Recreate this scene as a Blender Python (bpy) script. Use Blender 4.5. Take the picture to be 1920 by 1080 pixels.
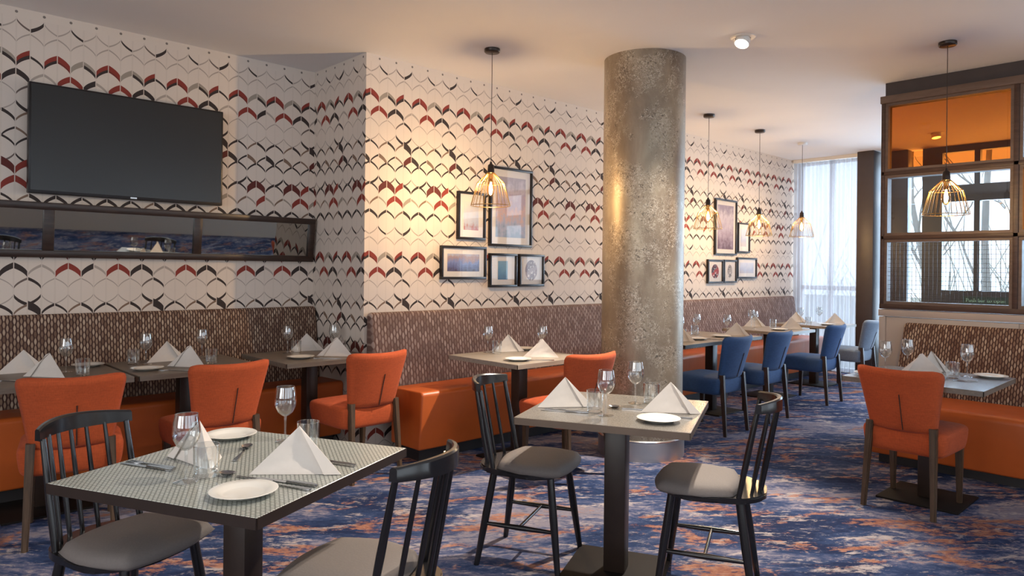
import bpy, bmesh, math, random
from mathutils import Vector, Matrix
for o in list(bpy.data.objects): bpy.data.objects.remove(o)
SC = bpy.context.scene
COL = SC.collection
PI = math.pi
rnd = random.Random(7)

# ------------------------------------------------------------------ camera, world, daylight and added fill, exposure
cam_d = bpy.data.cameras.new('camera'); cam = bpy.data.objects.new('camera', cam_d); COL.objects.link(cam)
cam_d.sensor_width = 36; cam_d.lens = 24.865; cam_d.shift_y = -0.01833; cam_d.clip_start = 0.05
YAW = math.radians(46.323)
cam.matrix_world = Matrix.Translation((0, 0, 1.36)) @ Matrix.Rotation(YAW - PI/2, 4, 'Z') @ Matrix.Rotation(PI/2, 4, 'X') @ Matrix.Rotation(0.011, 4, 'Z')
SC.camera = cam
world = bpy.data.worlds.new('overcast_sky'); SC.world = world; world.use_nodes = True
bg = world.node_tree.nodes['Background']; bg.inputs[0].default_value = (0.80, 0.90, 1.0, 1); bg.inputs[1].default_value = 1.5
SC.view_settings.view_transform = 'Standard'; SC.view_settings.look = 'None'; SC.view_settings.gamma = 1
SC.view_settings.use_curve_mapping = False; SC.view_settings.exposure = 0.76
CY = SC.cycles
CY.max_bounces = 6; CY.diffuse_bounces = 3; CY.glossy_bounces = 3; CY.transmission_bounces = 3; CY.transparent_max_bounces = 10
CY.caustics_reflective = False; CY.caustics_refractive = False; CY.adaptive_threshold = 0.05

def area(name, loc, rot, sx, sy, power, color):
    l = bpy.data.lights.new(name, 'AREA'); l.shape = 'RECTANGLE'; l.size = sx; l.size_y = sy; l.energy = power; l.color = color
    o = bpy.data.objects.new(name, l); COL.objects.link(o); o.location = loc; o.rotation_euler = rot
    return o
area('fill_light_rear', (2.6, -3.75, 1.6), (-PI/2, 0, 0), 9.0, 2.3, 205, (1.0, 0.96, 0.93))  # unseen fill lamp behind the camera, added to brighten the room
area('fill_light_side', (-3.75, 1.2, 1.6), (PI/2, 0, -PI/2), 5.0, 2.3, 75, (1.0, 0.94, 0.88))  # added fill from the unseen side, lifts the television wall
area('daylight_curtain_window', (10.45, 4.05, 1.5), (PI/2, 0, PI/2), 0.9, 2.8, 20, (0.78, 0.88, 1.0))
area('daylight_divider_windows', (10.45, 1.2, 1.6), (PI/2, 0, PI/2), 4.0, 2.6, 270, (0.60, 0.79, 1.0))

# ------------------------------------------------------------------ node helper
class NT:
    def __init__(self, name):
        self.m = bpy.data.materials.new(name); self.m.use_nodes = True
        self.t = self.m.node_tree; self.n = self.t.nodes; self.l = self.t.links
        self.n.clear(); self.out = self.n.new('ShaderNodeOutputMaterial')
    def set(self, sock, v):
        if isinstance(v, bpy.types.NodeSocket): self.l.new(v, sock)
        elif v is not None: sock.default_value = v
    def math(self, op, a, b=None, c=None):
        n = self.n.new('ShaderNodeMath'); n.operation = op
        self.set(n.inputs[0], a)
        if b is not None: self.set(n.inputs[1], b)
        if c is not None: self.set(n.inputs[2], c)
        return n.outputs[0]
    def mix(self, f, a, b, mode='MIX'):
        n = self.n.new('ShaderNodeMix'); n.data_type = 'RGBA'; n.blend_type = mode
        self.set(n.inputs[0], f); self.set(n.inputs[6], a); self.set(n.inputs[7], b)
        return n.outputs[2]
    def pos(self):
        g = self.n.new('ShaderNodeNewGeometry'); return g.outputs['Position']
    def obj(self):
        g = self.n.new('ShaderNodeTexCoord'); return g.outputs['Object']
    def xyz(self, v):
        s = self.n.new('ShaderNodeSeparateXYZ'); self.l.new(v, s.inputs[0]); return s.outputs
    def mapv(self, v, scale=(1,1,1), rot=(0,0,0), loc=(0,0,0)):
        m = self.n.new('ShaderNodeMapping'); self.l.new(v, m.inputs[0])
        m.inputs['Scale'].default_value = scale; m.inputs['Rotation'].default_value = rot; m.inputs['Location'].default_value = loc
        return m.outputs[0]
    def noise(self, v, scale, detail=3, rough=0.55, dist=0.0):
        n = self.n.new('ShaderNodeTexNoise'); self.l.new(v, n.inputs['Vector'])
        n.inputs['Scale'].default_value = scale; n.inputs['Detail'].default_value = detail
        n.inputs['Roughness'].default_value = rough; n.inputs['Distortion'].default_value = dist
        return n.outputs[0]
    def ramp(self, f, stops, mode='LINEAR'):
        n = self.n.new('ShaderNodeValToRGB'); r = n.color_ramp; r.interpolation = mode
        while len(r.elements) > 1: r.elements.remove(r.elements[-1])
        for i, (p, c) in enumerate(stops):
            e = r.elements[0] if i == 0 else r.elements.new(p)
            e.position = p; e.color = c if len(c) == 4 else (*c, 1)
        self.set(n.inputs[0], f); return n.outputs[0], n.outputs[1]
    def bump(self, h, strength, dist=0.01):
        n = self.n.new('ShaderNodeBump'); n.inputs['Strength'].default_value = strength; n.inputs['Distance'].default_value = dist
        self.l.new(h, n.inputs['Height']); return n.outputs[0]
    def bsdf(self, color, rough=0.5, metal=0.0, spec=0.5, normal=None, **kw):
        n = self.n.new('ShaderNodeBsdfPrincipled')
        c = color if isinstance(color, bpy.types.NodeSocket) else (*color, 1)
        self.set(n.inputs['Base Color'], c); self.set(n.inputs['Roughness'], rough); self.set(n.inputs['Metallic'], metal)
        n.inputs['Specular IOR Level'].default_value = spec
        if normal is not None: self.l.new(normal, n.inputs['Normal'])
        for k, v in kw.items(): self.set(n.inputs[k.replace('_', ' ')], v)
        self.l.new(n.outputs[0], self.out.inputs[0]); return self.m
MAT = {}
def plain(name, color, rough=0.5, metal=0.0, spec=0.5, var=0.0, vs=30, bump=0.0, **kw):
    t = NT(name)
    if var or bump:
        nz = t.noise(t.obj(), vs, 4)
        c = t.mix(nz, (*[x*(1-var) for x in color], 1), (*[min(1, x*(1+var)) for x in color], 1))
        MAT[name] = t.bsdf(c, rough, metal, spec, t.bump(nz, bump) if bump else None, **kw)
    else: MAT[name] = t.bsdf(color, rough, metal, spec, None, **kw)
    return MAT[name]

def emit(name, color, s):
    t = NT(name); e = t.n.new('ShaderNodeEmission'); e.inputs[0].default_value = (*color, 1); e.inputs[1].default_value = s
    t.l.new(e.outputs[0], t.out.inputs[0]); MAT[name] = t.m; return t.m
def glassy(name, tint, base=0.06, rough=0.02, gl=(1,1,1), power=4.0, gain=0.8):
    t = NT(name)
    tr = t.n.new('ShaderNodeBsdfTransparent'); tr.inputs[0].default_value = (*tint, 1)
    g = t.n.new('ShaderNodeBsdfGlossy'); g.inputs[0].default_value = (*gl, 1); g.inputs['Roughness'].default_value = rough
    lw = t.n.new('ShaderNodeLayerWeight'); lw.inputs[0].default_value = 0.5
    f = t.math('MULTIPLY_ADD', t.math('POWER', lw.outputs['Facing'], power), gain, base)
    mx = t.n.new('ShaderNodeMixShader'); t.l.new(f, mx.inputs[0]); t.l.new(tr.outputs[0], mx.inputs[1]); t.l.new(g.outputs[0], mx.inputs[2])
    t.l.new(mx.outputs[0], t.out.inputs[0]); MAT[name] = t.m; return t.m

plain('ceiling_paint', (0.83, 0.815, 0.81), 0.9, var=0.02, vs=3)
plain('plain_wall', (0.55, 0.48, 0.42), 0.9)
plain('dark_cladding', (0.055, 0.04, 0.037), 0.45, var=0.2, vs=12)
plain('dark_frame', (0.03, 0.026, 0.026), 0.4)
plain('black_lacquer', (0.012, 0.011, 0.012), 0.22, spec=0.6)
plain('black_frame', (0.012, 0.010, 0.011), 0.35)
plain('wenge', (0.03, 0.018, 0.013), 0.35, var=0.25, vs=20)
plain('dark_base', (0.011, 0.008, 0.007), 0.7, spec=0.2)
plain('grey_seat', (0.175, 0.15, 0.138), 0.75, var=0.12, vs=160, bump=0.1)
plain('steel', (0.55, 0.55, 0.56), 0.25, 1.0)
plain('brushed_steel', (0.62, 0.60, 0.57), 0.35, 1.0)
plain('cutlery_steel', (0.42, 0.42, 0.43), 0.18, 1.0)
plain('china', (0.80, 0.77, 0.71), 0.18)
plain('napkin_cloth', (0.74, 0.675, 0.615), 0.85, var=0.03, vs=60)
plain('picture_mat', (0.80, 0.76, 0.74), 0.8)
plain('brass_wire', (0.42, 0.27, 0.10), 0.28, 1.0)
plain('dark_wire', (0.05, 0.04, 0.035), 0.4, 0.6)
plain('dark_cap', (0.035, 0.02, 0.014), 0.35, 0.3)
plain('taupe_laminate', (0.47, 0.40, 0.35), 0.55, var=0.06, vs=4)
plain('greige_wood', (0.13, 0.09, 0.065), 0.5, var=0.2, vs=9)
plain('white_metal', (0.75, 0.73, 0.70), 0.4)
plain('tree_bark', (0.33, 0.30, 0.27), 0.9, var=0.3, vs=8)
plain('outside_ground', (0.30, 0.30, 0.26), 0.95, var=0.4, vs=1.3)
plain('shrub_twigs', (0.42, 0.40, 0.36), 0.95, var=0.4, vs=3)
plain('sign_green', (0.004, 0.03, 0.016), 0.4)
plain('sign_text', (0.35, 0.62, 0.40), 0.5)
glassy('clear_glass', (0.94, 0.95, 0.95), 0.11, 0.02, power=2.6, gain=0.88)
glassy('window_glass', (0.93, 0.96, 0.98), 0.05, 0.01)
glassy('amber_glass', (0.76, 0.36, 0.115), 0.04, 0.03)
glassy('picture_glass', (1, 1, 1), 0.05, 0.02, gain=0.7)
glassy('bulb_glass', (1.0, 0.72, 0.38), 0.06, 0.02)
emit('filament_glow', (1.0, 0.87, 0.73), 1400)
emit('filament_glow_row', (1.0, 0.87, 0.73), 850)
emit('filament_glow_divider', (1.0, 0.87, 0.73), 650)
emit('lamp_glow', (1.0, 0.86, 0.68), 14)

def fabric(name, col, rough=0.75, sheen=0.25):
    t = NT(name); p = t.obj()
    a = t.noise(t.mapv(p, (220, 220, 26)), 1.0, 2); b = t.noise(t.mapv(p, (26, 26, 220)), 1.0, 2); c = t.noise(p, 5, 3)
    f = t.math('MULTIPLY_ADD', t.math('ADD', a, b), 0.5, t.math('MULTIPLY', c, 0.5))
    k, _ = t.ramp(f, [(0.35, tuple(x*0.68 for x in col)), (0.95, tuple(min(1, x*1.28) for x in col))])
    MAT[name] = t.bsdf(k, rough, 0, 0.25, t.bump(t.math('ADD', a, b), 0.12, 0.004), Sheen_Weight=sheen)
fabric('orange_fabric', (0.435, 0.076, 0.021), 0.8, 0.05)
fabric('blue_fabric', (0.034, 0.082, 0.205), 0.75, 0.1)
fabric('grey_blue_fabric', (0.16, 0.20, 0.26))
def leather(name, col):
    t = NT(name); p = t.pos(); c = t.noise(p, 2.2, 4); w = t.noise(t.mapv(p, (6, 6, 1.2)), 1.0, 2)
    k, _ = t.ramp(c, [(0.3, tuple(x*0.85 for x in col)), (0.75, tuple(min(1, x*1.15) for x in col))])
    MAT[name] = t.bsdf(k, 0.38, 0, 0.5, t.bump(w, 0.25, 0.02))
leather('orange_leather', (0.58, 0.120, 0.022))

def wood(name, c0, c1, rough=0.45, scale=(2, 2, 30), coord='obj'):
    t = NT(name); n = t.noise(t.mapv(t.obj(), scale), 2.0, 4, 0.6, 0.6)
    k, _ = t.ramp(n, [(0.3, c0), (0.7, c1)]); MAT[name] = t.bsdf(k, rough)
wood('walnut_leg', (0.055, 0.030, 0.016), (0.105, 0.062, 0.034), 0.4, (25, 25, 2.5))
wood('dark_walnut_leg', (0.030, 0.016, 0.012), (0.06, 0.033, 0.023), 0.4, (25, 25, 2.5))
wood('oak_top', (0.155, 0.125, 0.10), (0.215, 0.178, 0.142), 0.42, (3, 30, 30))
wood('pale_oak_top', (0.27, 0.23, 0.185), (0.35, 0.30, 0.245), 0.35, (3, 30, 30))
wood('divider_wood', (0.05, 0.026, 0.018), (0.09, 0.05, 0.034), 0.45, (20, 3, 20))
wood('divider_trim', (0.115, 0.072, 0.052), (0.165, 0.108, 0.08), 0.5, (20, 3, 20))
wood('mirror_wood', (0.022, 0.012, 0.009), (0.05, 0.028, 0.02), 0.35, (3, 20, 20))

def ovals(name, axis, w, h, dark, lights, rough=0.8):
    t = NT(name); s = t.xyz(t.pos()); x = t.math('DIVIDE', s[axis], w); z = t.math('DIVIDE', s[2], h)
    ix = t.math('FLOOR', x); z2 = t.math('MULTIPLY_ADD', ix, 0.5, z); iz = t.math('FLOOR', z2)
    fx = t.math('SUBTRACT', t.math('FRACT', x), 0.5); fz = t.math('SUBTRACT', t.math('FRACT', z2), 0.5)
    d = t.math('ADD', t.math('POWER', t.math('ABSOLUTE', t.math('DIVIDE', fx, 0.40)), 1.7), t.math('POWER', t.math('ABSOLUTE', t.math('DIVIDE', fz, 0.50)), 1.25))
    wn = t.n.new('ShaderNodeTexWhiteNoise'); wn.noise_dimensions = '2D'
    cb = t.n.new('ShaderNodeCombineXYZ'); t.l.new(ix, cb.inputs[0]); t.l.new(iz, cb.inputs[1]); t.l.new(cb.outputs[0], wn.inputs[0])
    lc, _ = t.ramp(wn.outputs[0], lights)
    mr = t.n.new('ShaderNodeMapRange'); t.l.new(d, mr.inputs[0]); mr.inputs[1].default_value = 0.75; mr.inputs[2].default_value = 1.1
    dk = t.mix(t.noise(t.pos(), 9, 2), (*dark, 1), (*[c*1.9 for c in dark], 1))
    c = t.mix(mr.outputs[0], lc, dk)
    inv = t.math('SUBTRACT', 1.0, mr.outputs[0])
    MAT[name] = t.bsdf(c, rough, 0, 0.3, t.bump(inv, 0.4, 0.004))
ovals('leaf_weave_brown', 0, 0.0176, 0.043, (0.045, 0.022, 0.018), [(0, (0.16, 0.095, 0.065)), (0.5, (0.33, 0.225, 0.16)), (1, (0.50, 0.385, 0.29))])
ovals('leaf_weave_divider', 1, 0.0176, 0.043, (0.045, 0.020, 0.016), [(0, (0.14, 0.075, 0.05)), (0.5, (0.30, 0.195, 0.135)), (1, (0.48, 0.36, 0.27))])
ovals('leaf_weave_grey', 0, 0.026, 0.055, (0.105, 0.062, 0.052), [(0, (0.19, 0.125, 0.105)), (0.5, (0.30, 0.215, 0.185)), (1, (0.42, 0.325, 0.285))])

# small staggered dashes printed on the foreground table
def dashes(name):
    t = NT(name); s = t.xyz(t.obj()); x = t.math('DIVIDE', s[0], 0.0092); y = t.math('DIVIDE', s[1], 0.0155)
    ix = t.math('FLOOR', x); y2 = t.math('MULTIPLY_ADD', ix, 0.5, y)
    fx = t.math('ABSOLUTE', t.math('SUBTRACT', t.math('FRACT', x), 0.5)); fy = t.math('ABSOLUTE', t.math('SUBTRACT', t.math('FRACT', y2), 0.5))
    k = t.math('MULTIPLY', t.math('LESS_THAN', t.math('ADD', t.math('MULTIPLY_ADD', t.noise(t.obj(), 260, 1), 0.22, fx), t.math('MULTIPLY', fy, 0.5)), 0.46), t.math('LESS_THAN', fy, 0.42))
    nz = t.noise(t.obj(), 120, 2)
    lt = t.mix(nz, (0.46, 0.49, 0.44, 1), (0.68, 0.69, 0.63, 1))
    c = t.mix(k, (0.15, 0.16, 0.145, 1), lt)
    MAT[name] = t.bsdf(c, 0.24, 0, 0.5)
dashes('mosaic_laminate')
def fleck(name, c0, c1):
    t = NT(name); n = t.noise(t.mapv(t.obj(), (1, 3, 1)), 90, 3, 0.7); k, _ = t.ramp(n, [(0.35, c0), (0.65, c1)]); MAT[name] = t.bsdf(k, 0.26)
fleck('grey_fleck_laminate', (0.135, 0.125, 0.11), (0.245, 0.23, 0.205))
fleck('blue_grey_laminate', (0.16, 0.17, 0.20), (0.24, 0.25, 0.28))

def carpet():
    t = NT('carpet'); p = t.pos()
    rp = t.mapv(p, (1, 1, 1), (0, 0, math.radians(40)))
    q = t.mapv(rp, (1.0, 2.2, 1)); qf = t.mapv(rp, (1.0, 2.0, 1))
    big = t.noise(q, 0.95, 7, 0.68, 0.7); fine = t.noise(qf, 16, 5, 0.75, 0.4); med = t.noise(t.mapv(rp, (1.0, 2.2, 1), (0, 0, 0), (3, 7, 0)), 1.45, 8, 0.70, 0.7)
    lite = t.noise(t.mapv(rp, (1.0, 2.8, 1), (0, 0, 0), (11, 2, 0)), 3.4, 6, 0.75, 0.5)
    f = t.math('ADD', t.math('MULTIPLY', big, 0.72), t.math('MULTIPLY', fine, 0.28))
    c, _ = t.ramp(f, [(0.40, (0.016, 0.028, 0.080)), (0.485, (0.036, 0.064, 0.155)), (0.53, (0.115, 0.13, 0.225)), (0.575, (0.29, 0.27, 0.33)), (0.64, (0.20, 0.175, 0.22))])
    l = t.math('ADD', t.math('MULTIPLY', lite, 0.7), t.math('MULTIPLY', fine, 0.3))
    lk, _ = t.ramp(l, [(0.53, (0, 0, 0)), (0.59, (1, 1, 1))])
    c = t.mix(t.math('MULTIPLY', lk, 0.9), c, (0.50, 0.44, 0.43, 1))
    m = t.math('ADD', t.math('MULTIPLY', med, 0.72), t.math('MULTIPLY', fine, 0.28))
    k, _ = t.ramp(m, [(0.535, (0, 0, 0)), (0.575, (1, 1, 1))])
    oc, _ = t.ramp(fine, [(0.35, (0.24, 0.08, 0.05)), (0.55, (0.42, 0.185, 0.11)), (0.72, (0.48, 0.34, 0.28))])
    c2 = t.mix(t.math('MULTIPLY', k, 0.9), c, oc)
    pile = t.noise(p, 420, 2)
    c3 = t.mix(t.math('MULTIPLY', pile, 0.3), c2, (0.02, 0.022, 0.04, 1))
    MAT['carpet'] = t.bsdf(c3, 0.95, 0, 0.1, t.bump(pile, 0.35, 0.004))
carpet()
def column_mat():
    t = NT('distressed_metallic'); p = t.pos()
    s = t.noise(t.mapv(p, (1, 1, 0.45)), 3.2, 5, 0.62, 0.4); f = t.noise(p, 70, 3, 0.7, 1.5); v = t.noise(t.mapv(p, (1, 1, 0.8)), 5.5, 4, 0.7)
    base, _ = t.ramp(s, [(0.3, (0.17, 0.125, 0.09)), (0.5, (0.28, 0.225, 0.165)), (0.7, (0.41, 0.355, 0.265))])
    m1, _ = t.ramp(v, [(0.44, (0, 0, 0)), (0.56, (1, 1, 1))]); m2, _ = t.ramp(f, [(0.50, (0, 0, 0)), (0.58, (1, 1, 1))])
    k = t.math('MULTIPLY', m1, m2)
    c = t.mix(t.math('MULTIPLY', k, 0.75), base, (0.60, 0.53, 0.44, 1))
    m3, _ = t.ramp(t.noise(p, 55, 2, 0.6, 1.0), [(0.36, (1, 1, 1)), (0.42, (0, 0, 0))])
    c = t.mix(t.math('MULTIPLY', m3, t.math('MULTIPLY', m1, 0.7)), c, (0.05, 0.038, 0.03, 1))
    MAT['distressed_metallic'] = t.bsdf(c, 0.40, 0.35, 0.5, t.bump(f, 0.25, 0.004))
column_mat()

# ogee wallpaper: rows of leaf strokes, each row a ramp of stroke colours (alpha = stroke width)
K = (0.05, 0.038, 0.036); RD = (0.27, 0.048, 0.036); DR = (0.13, 0.035, 0.03); G = (0.36, 0.31, 0.26); B = (0.23, 0.15, 0.11); F = (0.44, 0.375, 0.33); M = (0.17, 0.13, 0.115)
ROWS = [  # peak height, parity, cup-shaped, six strokes (colour, width in mm)
 (1.678, 1, 1, [(F, 9), (F, 9), (K, 14), (F, 9), (M, 12), (K, 22)]),
 (1.590, 0, 0, [(F, 9)]*6),
 (2.664, 0, 0, [(RD, 44), (RD, 44), (G, 34), (G, 32), (RD, 46), (G, 0)]),
 (2.648, 0, 0, [(K, 18), (DR, 6), (G, 0), (K, 20), (K, 22), (K, 15)]),
 (2.550, 1, 0, [(F, 16), (RD, 36), (RD, 36), (K, 34), (K, 34), (F, 16)]),
 (2.468, 0, 0, [(F, 7), (F, 7), (F, 7), (F, 7), (M, 13), (K, 18)]),
 (2.372, 1, 1, [(F, 8), (F, 8), (F, 8), (F, 8), (K, 20), (K, 18)]),
 (2.303, 0, 0, [(K, 17), (K, 14), (B, 14), (K, 20), (B, 14), (K, 50)]),
 (2.200, 1, 0, [(K, 38), (K, 13), (B, 28), (K, 13), (B, 14), (DR, 44)]),
 (2.146, 0, 0, [(K, 14)]*6),
 (2.050, 1, 1, [(F, 10), (K, 18), (K, 16), (M, 12), (K, 14), (M, 10)]),
 (1.992, 0, 0, [(K, 19), (K, 14), (DR, 50), (DR, 48), (RD, 40), (K, 20)]),
 (1.888, 1, 0, [(G, 16), (B, 16), (G, 13), (RD, 40), (RD, 38), (G, 30)]),
 (1.788, 0, 0, [(K, 21), (K, 22), (K, 20), (K, 15), (B, 14), (K, 24)]),
]
def wallpaper(name, axis, x0, a, sign=1):
    t = NT(name); s3 = t.xyz(t.pos())
    s = t.math('DIVIDE', t.math('MULTIPLY', t.math('SUBTRACT', s3[axis], x0), sign), a)
    z = t.math('ADD', t.math('FLOORED_MODULO', t.math('SUBTRACT', s3[2], 1.51), 1.199), 1.51)
    pos8 = t.math('FRACT', t.math('DIVIDE', s, 8.0))
    t1 = t.math('MULTIPLY', t.math('PINGPONG', s, 0.5), 2.0); t0 = t.math('SUBTRACT', 1.0, t1)
    zc = {}
    def drop(q):  # pointed crown whose shoulder turns down like the side of an ogee
        c = t.math('SUBTRACT', 1.0, t.math('SQRT', t.math('MAXIMUM', t.math('SUBTRACT', 1.0, t.math('MULTIPLY', q, q)), 0.0)))
        return t.math('MULTIPLY_ADD', q, 0.030, t.math('MULTIPLY', c, 0.036))
    for par, tt in ((1, t1), (0, t0)):
        zc[par, 0] = t.math('ADD', drop(tt), z)
        zc[par, 1] = t.math('ADD', t.math('SUBTRACT', 0.066, drop(t.math('SUBTRACT', 1.0, tt))), z)
    soft = t.noise(t.pos(), 3.0, 2)
    col = t.mix(soft, (0.70, 0.615, 0.545, 1), (0.76, 0.675, 0.60, 1))
    for peak, par, cup, st in ROWS:
        stops = []
        for mm in range(16):
            c, w = st[mm % 6]
            stops.append((mm/16.0, (*c, w/60.0)))
        rc, ra = t.ramp(pos8, stops, 'CONSTANT')
        d = t.math('ABSOLUTE', t.math('SUBTRACT', zc[par, cup], peak))
        # strokes stop just short of their ends
        k = t.math('LESS_THAN', d, t.math('MULTIPLY', ra, 0.0325))
        col = t.mix(k, col, rc)
    side = t.math('MULTIPLY', t.math('LESS_THAN', t.math('MINIMUM', t1, t0), 0.05), 0.35)
    col = t.mix(side, col, (*F, 1))
    gap = t.math('LESS_THAN', t.math('MINIMUM', t1, t0), 0.028)
    col = t.mix(gap, col, (0.72, 0.635, 0.56, 1))
    col = t.mix(t.math('GREATER_THAN', s3[2], 2.885), col, (0.73, 0.645, 0.57, 1))
    # dots of the topmost row
    dx = t.math('MULTIPLY', t.math('PINGPONG', s, 0.5), a); dz = t.math('SUBTRACT', s3[2], 2.915)
    dot = t.math('LESS_THAN', t.math('ADD', t.math('POWER', dx, 2), t.math('POWER', t.math('ABSOLUTE', dz), 2)), 0.00007)
    col = t.mix(t.math('MULTIPLY', dot, 0.75), col, (*K, 1))
    MAT[name] = t.bsdf(col, 0.8, 0, 0.25)
wallpaper('ogee_wallpaper_left', 0, 1.225, 0.1455)
wallpaper('ogee_wallpaper_return', 1, 5.227, 0.137, -1)
wallpaper('ogee_wallpaper_back', 0, 2.7635, 0.148)

def sheer():
    t = NT('sheer_voile')
    tr = t.n.new('ShaderNodeBsdfTransparent'); tr.inputs[0].default_value = (0.80, 0.82, 0.86, 1)
    tl = t.n.new('ShaderNodeBsdfTranslucent'); tl.inputs[0].default_value = (0.62, 0.65, 0.72, 1)
    df = t.n.new('ShaderNodeBsdfDiffuse'); df.inputs[0].default_value = (0.75, 0.76, 0.82, 1)
    a = t.n.new('ShaderNodeMixShader'); a.inputs[0].default_value = 0.35; t.l.new(tl.outputs[0], a.inputs[1]); t.l.new(df.outputs[0], a.inputs[2])
    b = t.n.new('ShaderNodeMixShader'); b.inputs[0].default_value = 0.68; t.l.new(tr.outputs[0], b.inputs[1]); t.l.new(a.outputs[0], b.inputs[2])
    t.l.new(b.outputs[0], t.out.inputs[0]); MAT['sheer_voile'] = t.m
sheer()
def mirror_mat():
    t = NT('mirror_silver'); MAT['mirror_silver'] = t.bsdf((0.36, 0.35, 0.33), 0.02, 1.0)
    t = NT('tv_screen'); MAT['tv_screen'] = t.bsdf((0.012, 0.013, 0.014), 0.28, 0, 0.6)
mirror_mat()

# ------------------------------------------------------------------ geometry helpers
def tag(o, label=None, cat=None, group=None, kind=None):
    if label: o['label'] = label
    if cat: o['category'] = cat
    if group: o['group'] = group
    if kind: o['kind'] = kind
    return o
def link(name, me, mat=None, parent=None, smooth=False):
    o = bpy.data.objects.new(name, me); COL.objects.link(o)
    if mat is not None and not me.materials: me.materials.append(MAT[mat] if isinstance(mat, str) else mat)
    if parent is not None: o.parent = parent
    if smooth:
        for p in me.polygons: p.use_smooth = True
    return o
def root(name, loc=(0,0,0), rz=0.0, label=None, cat=None, group=None):
    o = bpy.data.objects.new(name, None); COL.objects.link(o); o.location = loc; o.rotation_euler = (0, 0, rz); o.empty_display_size = 0.1
    return tag(o, label, cat, group)
def me_bm(bm, name='mesh'):
    bmesh.ops.recalc_face_normals(bm, faces=bm.faces)
    m = bpy.data.meshes.new(name); bm.to_mesh(m); bm.free(); return m
def autosmooth(me, ang=0.7):
    for p in me.polygons: p.use_smooth = True
    try: me.set_sharp_from_angle(angle=ang)
    except Exception: pass
    return me
def box_me(x0, x1, y0, y1, z0, z1, bev=0.0, seg=2):
    bm = bmesh.new(); bmesh.ops.create_cube(bm, size=1)
    for v in bm.verts: v.co = Vector(((x0+x1)/2 + v.co.x*(x1-x0), (y0+y1)/2 + v.co.y*(y1-y0), (z0+z1)/2 + v.co.z*(z1-z0)))
    if bev: bmesh.ops.bevel(bm, geom=bm.edges[:], offset=bev, segments=seg, affect='EDGES', profile=0.5)
    m = me_bm(bm)
    return autosmooth(m) if bev and seg > 1 else m
def box(name, b, mat, parent=None, bev=0.0, seg=2): return link(name, box_me(*b, bev=bev, seg=seg), mat, parent)
def lathe_me(prof, n=32, close=False):
    bm = bmesh.new(); rings = []
    for r, z in prof:
        if r < 1e-6: rings.append([bm.verts.new((0, 0, z))])
        else: rings.append([bm.verts.new((r*math.cos(2*PI*i/n), r*math.sin(2*PI*i/n), z)) for i in range(n)])
    for a, b in zip(rings, rings[1:]):
        for i in range(n):
            j = (i+1) % n
            if len(a) == 1 and len(b) == 1: continue
            if len(a) == 1: bm.faces.new((a[0], b[i], b[j]))
            elif len(b) == 1: bm.faces.new((a[i], a[j], b[0]))
            else: bm.faces.new((a[i], a[j], b[j], b[i]))
    return autosmooth(me_bm(bm), 0.9)
def tube_me(pts, radii, n=10, caps=True):
    bm = bmesh.new(); pts = [Vector(p) for p in pts]; rings = []
    if not hasattr(radii, '__len__'): radii = [radii]*len(pts)
    ref = None
    for i, p in enumerate(pts):
        d = (pts[min(i+1, len(pts)-1)] - pts[max(i-1, 0)]).normalized()
        if ref is None: ref = Vector((1, 0, 0)) if abs(d.x) < 0.8 else Vector((0, 1, 0))
        u = (ref - d*ref.dot(d)).normalized(); w = d.cross(u); ref = u
        rings.append([bm.verts.new(p + (u*math.cos(2*PI*k/n) + w*math.sin(2*PI*k/n))*radii[i]) for k in range(n)])
    for a, b in zip(rings, rings[1:]):
        for k in range(n): bm.faces.new((a[k], a[(k+1) % n], b[(k+1) % n], b[k]))
    if caps: bm.faces.new(rings[0]); bm.faces.new(rings[-1])
    return autosmooth(me_bm(bm), 0.9)
def ring_me(R, z, r, n=40, k=6):
    bm = bmesh.new(); rings = []
    for i in range(n):
        a = 2*PI*i/n
        rings.append([bm.verts.new(((R + r*math.cos(2*PI*j/k))*math.cos(a), (R + r*math.cos(2*PI*j/k))*math.sin(a), z + r*math.sin(2*PI*j/k))) for j in range(k)])
    for i in range(n):
        a, b = rings[i], rings[(i+1) % n]
        for j in range(k): bm.faces.new((a[j], a[(j+1) % k], b[(j+1) % k], b[j]))
    return autosmooth(me_bm(bm), 1.5)
def prism_me(poly, z0, z1, bev=0.0):
    bm = bmesh.new(); a = [bm.verts.new((x, y, z0)) for x, y in poly]; b = [bm.verts.new((x, y, z1)) for x, y in poly]
    bm.faces.new(a); bm.faces.new(b); n = len(poly)
    for i in range(n): bm.faces.new((a[i], a[(i+1) % n], b[(i+1) % n], b[i]))
    if bev: bmesh.ops.bevel(bm, geom=[e for e in bm.edges], offset=bev, segments=2, affect='EDGES')
    return autosmooth(me_bm(bm), 0.8)
def taper_leg_me(p0, w0, p1, w1):
    """square tapered leg from p0 (bottom) to p1 (top)"""
    bm = bmesh.new(); q = []
    for p, w in ((p0, w0), (p1, w1)):
        q.append([bm.verts.new((p[0]+sx*w/2, p[1]+sy*w/2, p[2])) for sx, sy in ((-1,-1),(1,-1),(1,1),(-1,1))])
    bm.faces.new(q[0]); bm.faces.new(q[1])
    for i in range(4): bm.faces.new((q[0][i], q[0][(i+1) % 4], q[1][(i+1) % 4], q[1][i]))
    bmesh.ops.bevel(bm, geom=[e for e in bm.edges if abs(e.verts[0].co.z - e.verts[1].co.z) > 0.05], offset=0.006, segments=2, affect='EDGES')
    return autosmooth(me_bm(bm))
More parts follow.
